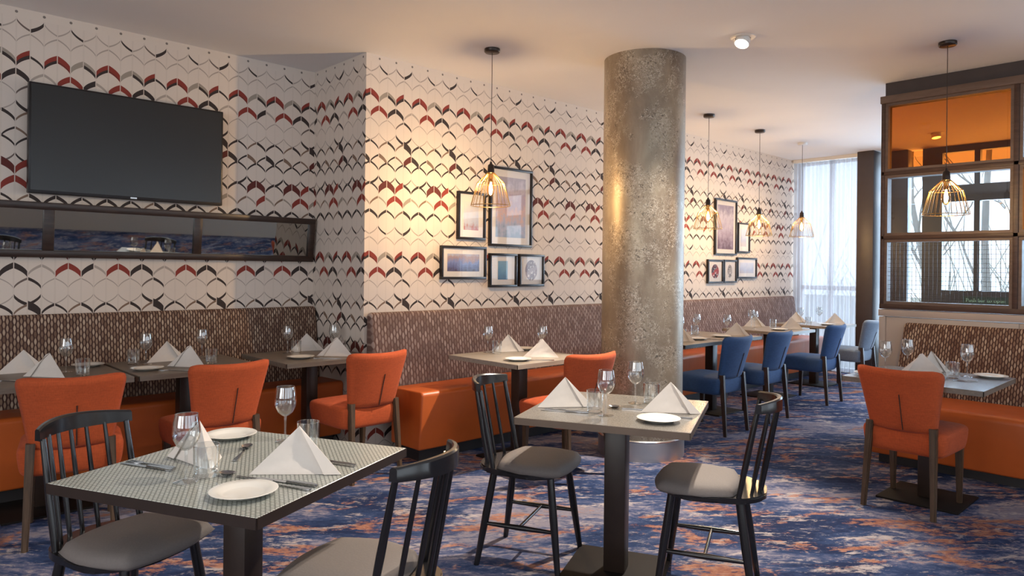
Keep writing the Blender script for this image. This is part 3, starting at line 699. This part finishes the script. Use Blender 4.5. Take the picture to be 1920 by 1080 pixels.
def spindle_chair():
    r = root('spindle_chair')
    pts = []
    for i in range(40):
        a = 2*PI*i/40; c, s = math.cos(a), math.sin(a)
        x = math.copysign(abs(c)**0.75, c)*0.205; y = math.copysign(abs(s)**0.75, s)*0.205
        if y < 0: x *= 0.93
        pts.append((x, y))
    link('seat_board', prism_me([(px, py*1.17 if py < 0 else py*0.93) for px, py in pts], 0.422, 0.446, 0.006), 'black_lacquer', r)
    def cush(u, v, s):
        rr = math.hypot(u, v); 
        m = max(abs(u), abs(v)); k = (m/rr if rr > 1e-6 else 1)
        k = 1 - (1-k)*0.55
        x, y = u*k*0.210, v*k*0.183 + 0.040
        if v < -0.2: x *= 1-0.06*(-v-0.2)
        e = max(0.0, 1-m**5)**0.5
        return (x, y, 0.450 + (0.040*e if s > 0 else -0.028*e if s < 0 else 0))
    link('seat_cushion', cushion_me(cush, 20, 20), 'grey_seat', r)
    feet = {}
    for sx in (-1, 1):
        for sy in (-1, 1):
            top = Vector((sx*0.135, sy*0.135, 0.43)); bot = Vector((sx*0.185, sy*0.19 - (0.01 if sy < 0 else 0), 0))
            feet[sx, sy] = (top, bot); link('leg', tube_me([bot, bot.lerp(top, .55), top], [0.0125, 0.0185, 0.0165], 12), 'black_lacquer', r)
    for sx in (-1, 1):
        a = feet[sx, 1][1].lerp(feet[sx, 1][0], 0.44); b = feet[sx, -1][1].lerp(feet[sx, -1][0], 0.44)
        link('stretcher', tube_me([a, a.lerp(b, .5), b], [0.008, 0.0125, 0.008], 10), 'black_lacquer', r)
    a = feet[-1, 1][1].lerp(feet[-1, 1][0], .44).lerp(feet[-1, -1][1].lerp(feet[-1, -1][0], .44), .5)
    b = feet[1, 1][1].lerp(feet[1, 1][0], .44).lerp(feet[1, -1][1].lerp(feet[1, -1][0], .44), .5)
    link('stretcher', tube_me([a, b], [0.008, 0.008], 10), 'black_lacquer', r)
    # crest rail: curved flat bar
    bm = bmesh.new(); secs = []
    for i in range(17):
        u = -1+2*i/16; x = u*0.172; y = -0.285 + 0.080*u*u; zt = 0.842 - 0.012*u*u; zb = 0.788 + 0.004*u*u; th = 0.0125
        secs.append([bm.verts.new(q) for q in ((x, y-th, zb), (x, y+th, zb), (x, y+th*0.8, zt-0.006), (x, y+th*.3, zt), (x, y-th*.6, zt), (x, y-th, zt-0.006))])
    for a_, b_ in zip(secs, secs[1:]):
        for k in range(6): bm.faces.new((a_[k], a_[(k+1) % 6], b_[(k+1) % 6], b_[k]))
    bm.faces.new(secs[0]); bm.faces.new(secs[-1])
    link('crest_rail', autosmooth(me_bm(bm), 0.6), 'black_lacquer', r)
    for i in range(7):
        u = -1+2*i/6; w = 0.0125 if i in (0, 6) else 0.0085
        p0 = Vector((u*0.160, -0.218 + 0.085*u*u, 0.44)); p1 = Vector((u*0.155, -0.283 + 0.080*u*u, 0.795))
        link('spindle', tube_me([p0, p0.lerp(p1, .4), p1], [w*0.85, w, w*0.75], 10), 'black_lacquer', r)
    return r
TR = math.radians(25.6)
def tloc(c, lx, ly): return (c[0] + lx*math.cos(TR) - ly*math.sin(TR), c[1] + lx*math.sin(TR) + ly*math.cos(TR))
C1, C2 = (0.9375, 2.199), (2.56, 1.98)
sp = spindle_chair()
for i, (c, lx, ly, a, lb) in enumerate([
    (C1, -0.04, 0.435, 180, 'black spindle-back chair between mosaic-top table and first orange chair'),
    (C1, 0.02, -0.42, 0, 'black spindle-back chair seen from behind at the mosaic-top table'),
    (C2, 0.01, 0.41, 180, 'black spindle-back chair between grey-top table and orange bench end'),
    (C2, 0.0, -0.40, 0, 'black spindle-back chair on the open carpet side of grey-top table')]):
    x, y = tloc(c, lx, ly)
    place(sp, i > 0, (x, y, 0), TR + math.radians(a), lb, 'chair', 'black spindle-back chairs')

# ------------------------------------------------------------------ tables
def table(loc, rz, sx, sy, label, topm, edgem, postw=0.09, thick=0.03, H0=0.735, base=0.44):
    r = root('dining_table', (*loc, 0), rz, label, 'table')
    box('table_top', (-sx/2+0.003, sx/2-0.003, -sy/2+0.003, sy/2-0.003, H0-thick+0.002, H0), topm, r, 0.001, 1)
    bm = bmesh.new()
    for q in ((-sx/2, sx/2, -sy/2, -sy/2+0.004), (-sx/2, sx/2, sy/2-0.004, sy/2), (-sx/2, -sx/2+0.004, -sy/2, sy/2), (sx/2-0.004, sx/2, -sy/2, sy/2)):
        v = bmesh.ops.create_cube(bm, size=1)['verts']
        for w in v: w.co = Vector(((q[0]+q[1])/2+w.co.x*(q[1]-q[0]), (q[2]+q[3])/2+w.co.y*(q[3]-q[2]), H0-thick/2-0.0005+w.co.z*(thick-0.001)))
    link('edge_band', me_bm(bm), edgem, r)
    box('post', (-postw/2, postw/2, -postw/2, postw/2, 0.012, H0-thick), 'wenge', r, 0.004)
    box('base_plate', (-base/2, base/2, -base/2, base/2, 0, 0.012), 'dark_base', r, 0.004)
    return r
TZ = 0.735
table(C1, TR, 0.755, 0.745, 'square table with green-grey mosaic top and dark edge in the foreground', 'mosaic_laminate', 'wenge', 0.085)
table(C2, TR, 0.73, 0.73, 'square table with flecked grey top standing before the column', 'grey_fleck_laminate', 'greige_wood', 0.095)
TAB = {}
for k, (x, y, sx, sy, lb, tm, em) in dict(
    A0=(0.845, 4.68, 0.74, 0.72, 'brown wood table under the television', 'oak_top', 'oak_top'),
    A1=(1.605, 4.68, 0.74, 0.72, 'brown wood table below the middle of the mirror', 'oak_top', 'oak_top'),
    A2=(2.435, 4.62, 0.69, 0.70, 'brown wood table in the nook by the return wall', 'oak_top', 'oak_top'),
    B1=(3.585, 3.665, 0.74, 0.72, 'pale wood table below the pictures beside the column', 'pale_oak_top', 'pale_oak_top'),
    F0=(5.50, 3.655, 0.66, 0.72, 'pale wood table just beyond the column', 'pale_oak_top', 'wenge'),
    F1=(6.20, 3.655, 0.66, 0.72, 'pale wood table at the second blue chair past the column', 'pale_oak_top', 'wenge'),
    F2=(7.43, 3.675, 0.72, 0.72, 'pale wood table at the third blue chair past the column', 'pale_oak_top', 'pale_oak_top'),
    F3=(8.66, 3.70, 0.72, 0.72, 'pale wood table next to the sheer curtain', 'pale_oak_top', 'pale_oak_top'),
    C=(4.80, 1.355, 0.74, 0.74, 'blue-grey topped table at the divider bench', 'blue_grey_laminate', 'oak_top')).items():
    TAB[k] = (x, y); table((x, y), 0, sx, sy, lb, tm, em, 0.085)

# ------------------------------------------------------------------ tableware
wine_bowl = lathe_me([(0.0035, 0.090), (0.012, 0.093), (0.026, 0.105), (0.036, 0.125), (0.0385, 0.142), (0.036, 0.168), (0.0315, 0.195), (0.0305, 0.195), (0.035, 0.167), (0.0375, 0.142), (0.035, 0.126), (0.025, 0.107), (0.010, 0.0955), (0.0, 0.095)], 28)
wine_stem = lathe_me([(0.0045, 0.006), (0.0038, 0.02), (0.0036, 0.06), (0.0045, 0.088), (0.006, 0.0925)], 12)
wine_foot = lathe_me([(0.0, 0.0), (0.034, 0.0), (0.0345, 0.0015), (0.02, 0.004), (0.006, 0.008), (0.0, 0.009)], 28)
tumb_wall = lathe_me([(0.0, 0.0), (0.032, 0.0), (0.0345, 0.004), (0.0365, 0.05), (0.0375, 0.093), (0.0362, 0.093), (0.035, 0.05), (0.0325, 0.014), (0.0, 0.012)], 28)
tumb_rim = ring_me(0.0369, 0.0932, 0.0009, 28, 5); wine_rim = ring_me(0.031, 0.1952, 0.0007, 28, 5)
plate_m = lathe_me([(0.0, 0.004), (0.05, 0.004), (0.056, 0.006), (0.068, 0.012), (0.089, 0.0165), (0.0905, 0.0155), (0.07, 0.009), (0.056, 0.0), (0.0, 0.0)], 40)
plate_foot = ring_me(0.052, 0.0016, 0.0016, 40, 6)
def napkin_mesh(seed):
    rr = random.Random(seed); w = 0.128; T = Vector((0.006, 0.030, 0.132)); L = Vector((-w, 0, 0)); R = Vector((w, 0, 0)); Bk = Vector((0.01, 0.105, 0))
    bm = bmesh.new(); N = 10
    def tri(a, b, c, bulge, ph):
        n = (b-a).cross(c-a).normalized(); g = {}
        for i in range(N+1):
            for j in range(N+1-i):
                p, q = i/N, j/N; s = 1-p-q
                e = min(p, q, s)*3
                off = bulge*e + 0.0045*e*math.sin(11*p+ph)*math.cos(7*q+ph) + 0.003*e*math.sin(16*(p-q)+ph)
                if bulge == 0: off = 0
                w_ = a*s + b*p + c*q + n*off; w_.z = max(w_.z, 0.0); g[i, j] = bm.verts.new(w_)
        for i in range(N):
            for j in range(N-i):
                bm.faces.new((g[i, j], g[i+1, j], g[i, j+1]))
                if i+j < N-1: bm.faces.new((g[i+1, j], g[i+1, j+1], g[i, j+1]))
    tri(L, R, T, -0.010, rr.uniform(0, 6)); tri(R, Bk, T, -0.004, rr.uniform(0, 6)); tri(Bk, L, T, -0.004, rr.uniform(0, 6)); tri(L, Bk, R, 0, 0)
    bmesh.ops.remove_doubles(bm, verts=bm.verts[:], dist=0.0005)
    return autosmooth(me_bm(bm), 0.55)
def flap_mesh(off, side):
    # an outer fold of cloth lying against one edge of the tent
    bm = bmesh.new(); T = Vector((0.006, 0.030-off, 0.1335)); R = Vector((side*0.133, -off, 0.001)); M1 = Vector((side*0.085, -off*1.6, 0.001)); M0 = Vector((side*0.012, 0.028-off*1.5, 0.126))
    pts = []
    for i in range(9):
        k = i/8; pts.append((T.lerp(R, k), M0.lerp(M1, k)))
    va = [[bm.verts.new(p + Vector((0, -0.0012*math.sin(k*.8), 0))) for p in ab] for k, ab in enumerate(pts)]
    vb = [[bm.verts.new(p + Vector((0, 0.0035, 0))) for p in ab] for ab in pts]
    for i in range(8):
        bm.faces.new((va[i][0], va[i+1][0], va[i+1][1], va[i][1])); bm.faces.new((vb[i][0], vb[i][1], vb[i+1][1], vb[i+1][0]))
        bm.faces.new((va[i][0], vb[i][0], vb[i+1][0], va[i+1][0])); bm.faces.new((va[i][1], va[i+1][1], vb[i+1][1], vb[i][1]))
    bm.faces.new((va[0][0], va[0][1], vb[0][1], vb[0][0])); bm.faces.new((va[8][0], vb[8][0], vb[8][1], va[8][1]))
    return autosmooth(me_bm(bm), 0.6)
NAP = [napkin_mesh(i) for i in range(3)]; FL = [flap_mesh(0.005, 1), flap_mesh(0.005, -1), flap_mesh(0.009, 1)]
def wine_glass(x, y, label, g):
    r = root('wine_glass', (x, y, TZ+0.0008), 0, label, 'glass', g)
    b = link('bowl', wine_bowl, 'clear_glass', r); link('rim', wine_rim, 'steel' if False else 'clear_glass', b); link('stem', wine_stem, 'clear_glass', r); link('foot', wine_foot, 'clear_glass', r)
def tumbler(x, y, label, g):
    r = root('tumbler', (x, y, TZ+0.0008), 0, label, 'glass', g)
    link('tumbler_wall', tumb_wall, 'clear_glass', r); link('rim', tumb_rim, 'clear_glass', r)
def napkin(x, y, a, label, g, k=0, s=1.0):
    r = root('folded_napkin', (x, y, TZ+0.0008), math.radians(a), label, 'napkin', g); r.scale = (s, s, s)
    link('folded_cloth', NAP[k % 3], 'napkin_cloth', r); link('fold', FL[k % 3], 'napkin_cloth', r)
def plate(x, y, label, g):
    r = root('side_plate', (x, y, TZ+0.0008), 0, label, 'plate', g)
    link('dish', plate_m, 'china', r); link('foot_ring', plate_foot, 'china', r)
def flat_me(poly, th=0.0025): return prism_me(poly, 0.0005, 0.0005+th)
knife_blade = flat_me([(-0.008, 0.0), (0.007, 0.0), (0.009, 0.05), (0.008, 0.09), (0.002, 0.108), (-0.004, 0.112), (-0.008, 0.105)], 0.0015)
knife_handle = prism_me([(-0.006, -0.105), (0.006, -0.105), (0.0085, -0.08), (0.0075, 0.0), (-0.0075, 0.0), (-0.0085, -0.08)], 0.0005, 0.0075, 0.002)
fork_handle = prism_me([(-0.0065, -0.1), (0.0065, -0.1), (0.0075, -0.085), (0.003, -0.01), (0.003, 0.03), (-0.003, 0.03), (-0.003, -0.01), (-0.0075, -0.085)], 0.0005, 0.0045)
fork_head = flat_me([(-0.003, 0.03), (0.003, 0.03), (0.011, 0.045), (0.0115, 0.095), (0.0085, 0.095), (0.008, 0.058), (0.006, 0.058), (0.0055, 0.095), (0.0025, 0.095), (0.002, 0.058), (-0.002, 0.058), (-0.0025, 0.095), (-0.0055, 0.095), (-0.006, 0.058), (-0.008, 0.058), (-0.0085, 0.095), (-0.0115, 0.095), (-0.011, 0.045)], 0.003)
spoon_bowl = lathe_me([(0.0, 0.001), (0.008, 0.002), (0.014, 0.005), (0.018, 0.010), (0.0188, 0.0105), (0.014, 0.0065), (0.008, 0.0035), (0.0, 0.0025)], 20)
def knife(x, y, a, label, g='table knives'):
    r = root('table_knife', (x, y, TZ+0.0008), math.radians(a), label, 'knife', g); link('blade', knife_blade, 'cutlery_steel', r); link('handle', knife_handle, 'cutlery_steel', r)
def fork(x, y, a, label, g='table forks'):
    r = root('table_fork', (x, y, TZ+0.0008), math.radians(a), label, 'fork', g); link('tines', fork_head, 'cutlery_steel', r); link('handle', fork_handle, 'cutlery_steel', r)
def spoon(x, y, a, label, g='table spoons'):
    r = root('table_spoon', (x, y, TZ+0.0008), math.radians(a), label, 'spoon', g)
    b = link('bowl', spoon_bowl, 'cutlery_steel', r); b.location = (0, 0.065, 0); b.scale = (1, 1.5, 1); link('handle', fork_handle, 'cutlery_steel', r)
CA = 46.3-90   # a napkin facing the aisle at this angle turns its broad face to the open floor
# foreground mosaic table (television side = far chair, aisle side = near chair)
m = 'the mosaic-top table'
wine_glass(0.735, 2.125, 'wine glass in front of the napkin on the television side of '+m, 'wine glasses')
wine_glass(1.165, 2.385, 'wine glass at the far edge of '+m, 'wine glasses')
tumbler(0.80, 2.145, 'tumbler before the upright napkin on the television side of '+m, 'tumblers')
tumbler(1.175, 2.235, 'tumbler behind the broad napkin on the aisle side of '+m, 'tumblers')
napkin(0.81, 2.315, CA-38, 'cream folded napkin on the television side of '+m, 'folded napkins', 1, 1.0)
napkin(1.00, 1.985, CA+3, 'broad folded napkin on the aisle side of '+m, 'folded napkins', 0, 1.05)
plate(1.045, 2.57, 'white side plate at the far corner of '+m, 'side plates')
plate(0.81, 1.90, 'white side plate at the near corner of '+m, 'side plates')
fork(0.715, 2.375, 24, 'fork lying by the cream napkin of '+m); knife(0.70, 2.355, 24, 'knife lying by the cream napkin of '+m)
spoon(0.985, 2.325, -36, 'spoon beside the cream napkin of '+m)
knife(1.14, 2.035, 23, 'knife past the broad napkin of '+m); fork(0.92, 1.905, 25, 'fork between side plate and broad napkin of '+m); knife(0.948, 1.925, 25, 'knife between side plate and broad napkin of '+m)
spoon(0.875, 2.045, 25, 'spoon under the broad napkin edge of '+m)
# grey-top table before the column
m = 'the grey-top table before the column'
wine_glass(2.395, 1.915, 'wine glass beside the bench-side napkin on '+m, 'wine glasses')
wine_glass(2.72, 2.00, 'wine glass at the middle of '+m, 'wine glasses')
tumbler(2.43, 2.005, 'tumbler beside the bench-side napkin on '+m, 'tumblers')
tumbler(2.785, 1.955, 'tumbler behind the aisle-side napkin on '+m, 'tumblers')
napkin(2.40, 2.155, CA+8, 'folded napkin on the bench side of '+m, 'folded napkins', 0, 1.0)
napkin(2.655, 1.765, CA-5, 'folded napkin on the aisle side of '+m, 'folded napkins', 2, 1.0)
plate(2.475, 1.70, 'side plate on the aisle side of '+m, 'side plates')
knife(2.325, 2.085, 30, 'knife before the bench-side napkin on '+m); fork(2.345, 2.10, 30, 'fork before the bench-side napkin on '+m)
spoon(2.585, 1.935, 30, 'spoon beside the aisle-side napkin on '+m); fork(2.575, 1.72, 30, 'fork beside the side plate on '+m)
# wall tables: wall-side and aisle-side settings
def setting(k, m, wine, tum, naps, plates, cut=()):
    sides = ('wall side', 'aisle side')
    for (x, y, sd) in wine: wine_glass(x, y, 'wine glass on the %s of %s' % (sd, m), 'wine glasses')
    for (x, y, sd) in tum: tumbler(x, y, 'tumbler on the %s of %s' % (sd, m), 'tumblers')
    for q, (x, y, a, sd) in enumerate(naps): napkin(x, y, a, 'folded white napkin on the %s of %s' % (sd, m), 'folded napkins', q, 0.98)
    for (x, y, sd) in plates: plate(x, y, 'white side plate on the %s of %s' % (sd, m), 'side plates')
    for (x, y, a, sd) in cut: fork(x, y, a, 'fork on the %s of %s' % (sd, m))
W, A = 'wall side', 'aisle side'
setting('A0', 'the table under the television', [(0.965, 4.74, W)], [(1.005, 4.54, A), (0.585, 4.88, W)], [(0.775, 4.86, CA+40, W), (0.835, 4.60, CA-8, A)], [(1.12, 4.93, W)], [(0.66, 4.56, 40, A)])
setting('A1', 'the table below the middle of the mirror', [(1.41, 4.80, W), (1.79, 4.90, A)], [(1.355, 4.86, W), (1.74, 4.60, A)], [(1.56, 4.87, CA+45, W), (1.565, 4.53, CA-8, A)], [(1.345, 4.55, A)], [(1.45, 4.42, 40, A)])
setting('A2', 'the table in the nook', [(2.37, 4.83, W), (2.70, 4.75, A)], [(2.39, 4.74, W), (2.67, 4.60, A)], [(2.53, 4.85, CA+30, W), (2.535, 4.44, CA, A)], [(2.30, 4.49, A)], [(2.43, 4.36, 40, A)])
setting('B1', 'the table beside the column', [(3.535, 3.955, W), (3.88, 3.72, A)], [(3.54, 3.86, W)], [(3.68, 3.88, CA+25, W), (3.63, 3.49, CA-5, A)], [(3.87, 3.91, W), (3.38, 3.47, A)], [(3.50, 3.38, 50, A)])
setting('F0', 'the table just beyond the column', [(5.62, 3.85, W), (5.72, 3.70, A)], [(5.60, 3.60, A)], [(5.42, 3.50, CA-10, A)], [(5.70, 3.50, A)])
setting('F1', 'the table at the second blue chair', [(6.25, 3.85, W), (6.40, 3.60, A)], [(6.1, 3.78, W)], [(6.36, 3.48, CA-10, A)], [(6.12, 3.50, A)])
setting('F2', 'the table at the third blue chair', [(7.50, 3.92, W), (7.25, 3.75, A)], [(7.62, 3.72, A)], [(7.58, 3.92, CA, W), (7.60, 3.50, CA-10, A)], [(7.35, 3.52, A)])
setting('F3', 'the table next to the curtain', [(8.50, 3.80, W), (8.85, 3.72, A)], [(8.40, 3.66, A)], [(8.72, 3.95, CA, W), (8.83, 3.52, CA-10, A)], [(8.55, 3.50, A)])
m = 'the table at the divider bench'
wine_glass(4.98, 1.195, 'wine glass standing clear of the napkins on '+m, 'wine glasses'); wine_glass(5.04, 1.545, 'taller-standing wine glass behind the aisle napkin on '+m, 'wine glasses'); wine_glass(4.80, 1.60, 'wine glass close to the chair on '+m, 'wine glasses')
tumbler(4.85, 1.24, 'tumbler on '+m, 'tumblers')
napkin(4.83, 1.40, CA-25, 'folded white napkin on the chair side of '+m, 'folded napkins', 1); napkin(5.04, 1.39, CA+20, 'folded white napkin on the bench side of '+m, 'folded napkins', 0)
plate(4.60, 1.62, 'white side plate on the chair side of '+m, 'side plates'); plate(5.06, 1.09, 'white side plate on the bench side of '+m, 'side plates')
fork(4.62, 1.47, -80, 'fork on the chair side of '+m); knife(4.74, 1.19, 20, 'knife on the chair side of '+m)

# ------------------------------------------------------------------ pendants and downlights
wire_m = tube_me([(0.026, 0, 0.235), (0.100, 0, 0.160), (0.142, 0, 0.0)], 0.0017, 6)
cap_m = lathe_me([(0.0, 0.315), (0.007, 0.315), (0.010, 0.300), (0.022, 0.290), (0.025, 0.255), (0.025, 0.225), (0.0, 0.225)], 20)
bulb_m = lathe_me([(0.0, 0.065), (0.012, 0.068), (0.024, 0.085), (0.029, 0.11), (0.026, 0.14), (0.018, 0.175), (0.013, 0.20), (0.013, 0.225)], 18)
fil_m = lathe_me([(0.0, 0.082), (0.009, 0.088), (0.013, 0.11), (0.010, 0.14), (0.004, 0.165), (0.0, 0.17)], 12)
sock_m = lathe_me([(0.015, 0.195), (0.017, 0.20), (0.017, 0.226), (0.0, 0.226)], 14)
rose_m = lathe_me([(0.0, -0.028), (0.050, -0.028), (0.056, -0.022), (0.056, -0.0005)], 28)
ring_b = ring_me(0.142, 0.0, 0.0028); ring_s = ring_me(0.100, 0.160, 0.0020); ring_t = ring_me(0.027, 0.234, 0.0030, 20)
def pendant(x, y, zb, label, rosem='dark_cap', glow='filament_glow_row'):
    r = root('pendant_lamp', (x, y, zb), 0, label, 'lamp', 'cage pendant lamps')
    o = link('ceiling_rose', rose_m.copy(), rosem, r); o.location = (0, 0, H-zb)
    link('cord', tube_me([(0, 0, 0.31), (0, 0, H-zb-0.02)], 0.0024, 6), 'dark_cap', r)
    link('lamp_holder', cap_m, 'dark_cap', r); link('socket', sock_m, 'brass_wire', r)
    link('cage_ring', ring_b, 'brass_wire', r); link('cage_ring', ring_s, 'brass_wire', r); link('cage_ring', ring_t, 'brass_wire', r)
    b = link('bulb', bulb_m, 'bulb_glass', r); link('filament', fil_m.copy(), glow, b)
    for k in range(26):
        w = link('cage_wire', wire_m, 'brass_wire', r); w.rotation_euler = (0, 0, 2*PI*k/26)
pendant(3.394, 3.785, 1.815, 'cage pendant lamp in front of the tall arches picture', glow='filament_glow')
pendant(6.349, 3.797, 1.790, 'cage pendant lamp just past the column')
pendant(7.428, 3.803, 1.765, 'cage pendant lamp between column and curtain, second past the column')
pendant(8.50, 3.80, 1.795, 'cage pendant lamp hanging against the sheer curtain', 'white_metal')
pendant(5.463, 1.447, 1.765, 'cage pendant lamp in front of the glazed divider', glow='filament_glow_divider')
def downlight(x, y, aim, power, label, angle=75):
    r = root('recessed_downlight', (x, y, H), 0, label, 'lamp', 'recessed downlights')
    link('trim_plate', lathe_me([(0.052, -0.001), (0.052, -0.006), (0.082, -0.004), (0.084, -0.0005)], 28), 'white_metal', r)
    d = (Vector(aim) - Vector((x, y, H-0.03))).normalized(); q = d.to_track_quat('-Z', 'Y')
    b = link('lamp_body', lathe_me([(0.046, -0.030), (0.048, -0.028), (0.048, 0.012), (0.0, 0.012)], 24), 'white_metal', r)
    f = link('lamp_face', lathe_me([(0.0, -0.027), (0.043, -0.0275), (0.043, -0.026), (0, -0.0255)], 24), 'lamp_glow', b)
    b.rotation_mode = 'QUATERNION'; b.rotation_quaternion = q; b.location = (0, 0, -0.022)
    l = bpy.data.lights.new('downlight_beam', 'SPOT'); l.energy = power; l.spot_size = math.radians(angle); l.spot_blend = 0.6; l.shadow_soft_size = 0.035; l.color = (1.0, 0.88, 0.74)
    lo = bpy.data.objects.new('downlight_beam', l); COL.objects.link(lo); lo.parent = r; lo.rotation_mode = 'QUATERNION'; lo.rotation_quaternion = q; lo.location = Vector((0, 0, -0.022)) + d*0.05
downlight(4.405, 2.385, (2.85, 2.5, 0.0), 330, 'tilted recessed ceiling spotlight near the column')
downlight(8.926, 2.47, (8.6, 2.0, 0.0), 90, 'recessed ceiling spotlight seen through the amber pane')
downlight(1.9, 1.0, (1.5, 2.2, 0.0), 90, 'recessed ceiling spotlight above the foreground tables')
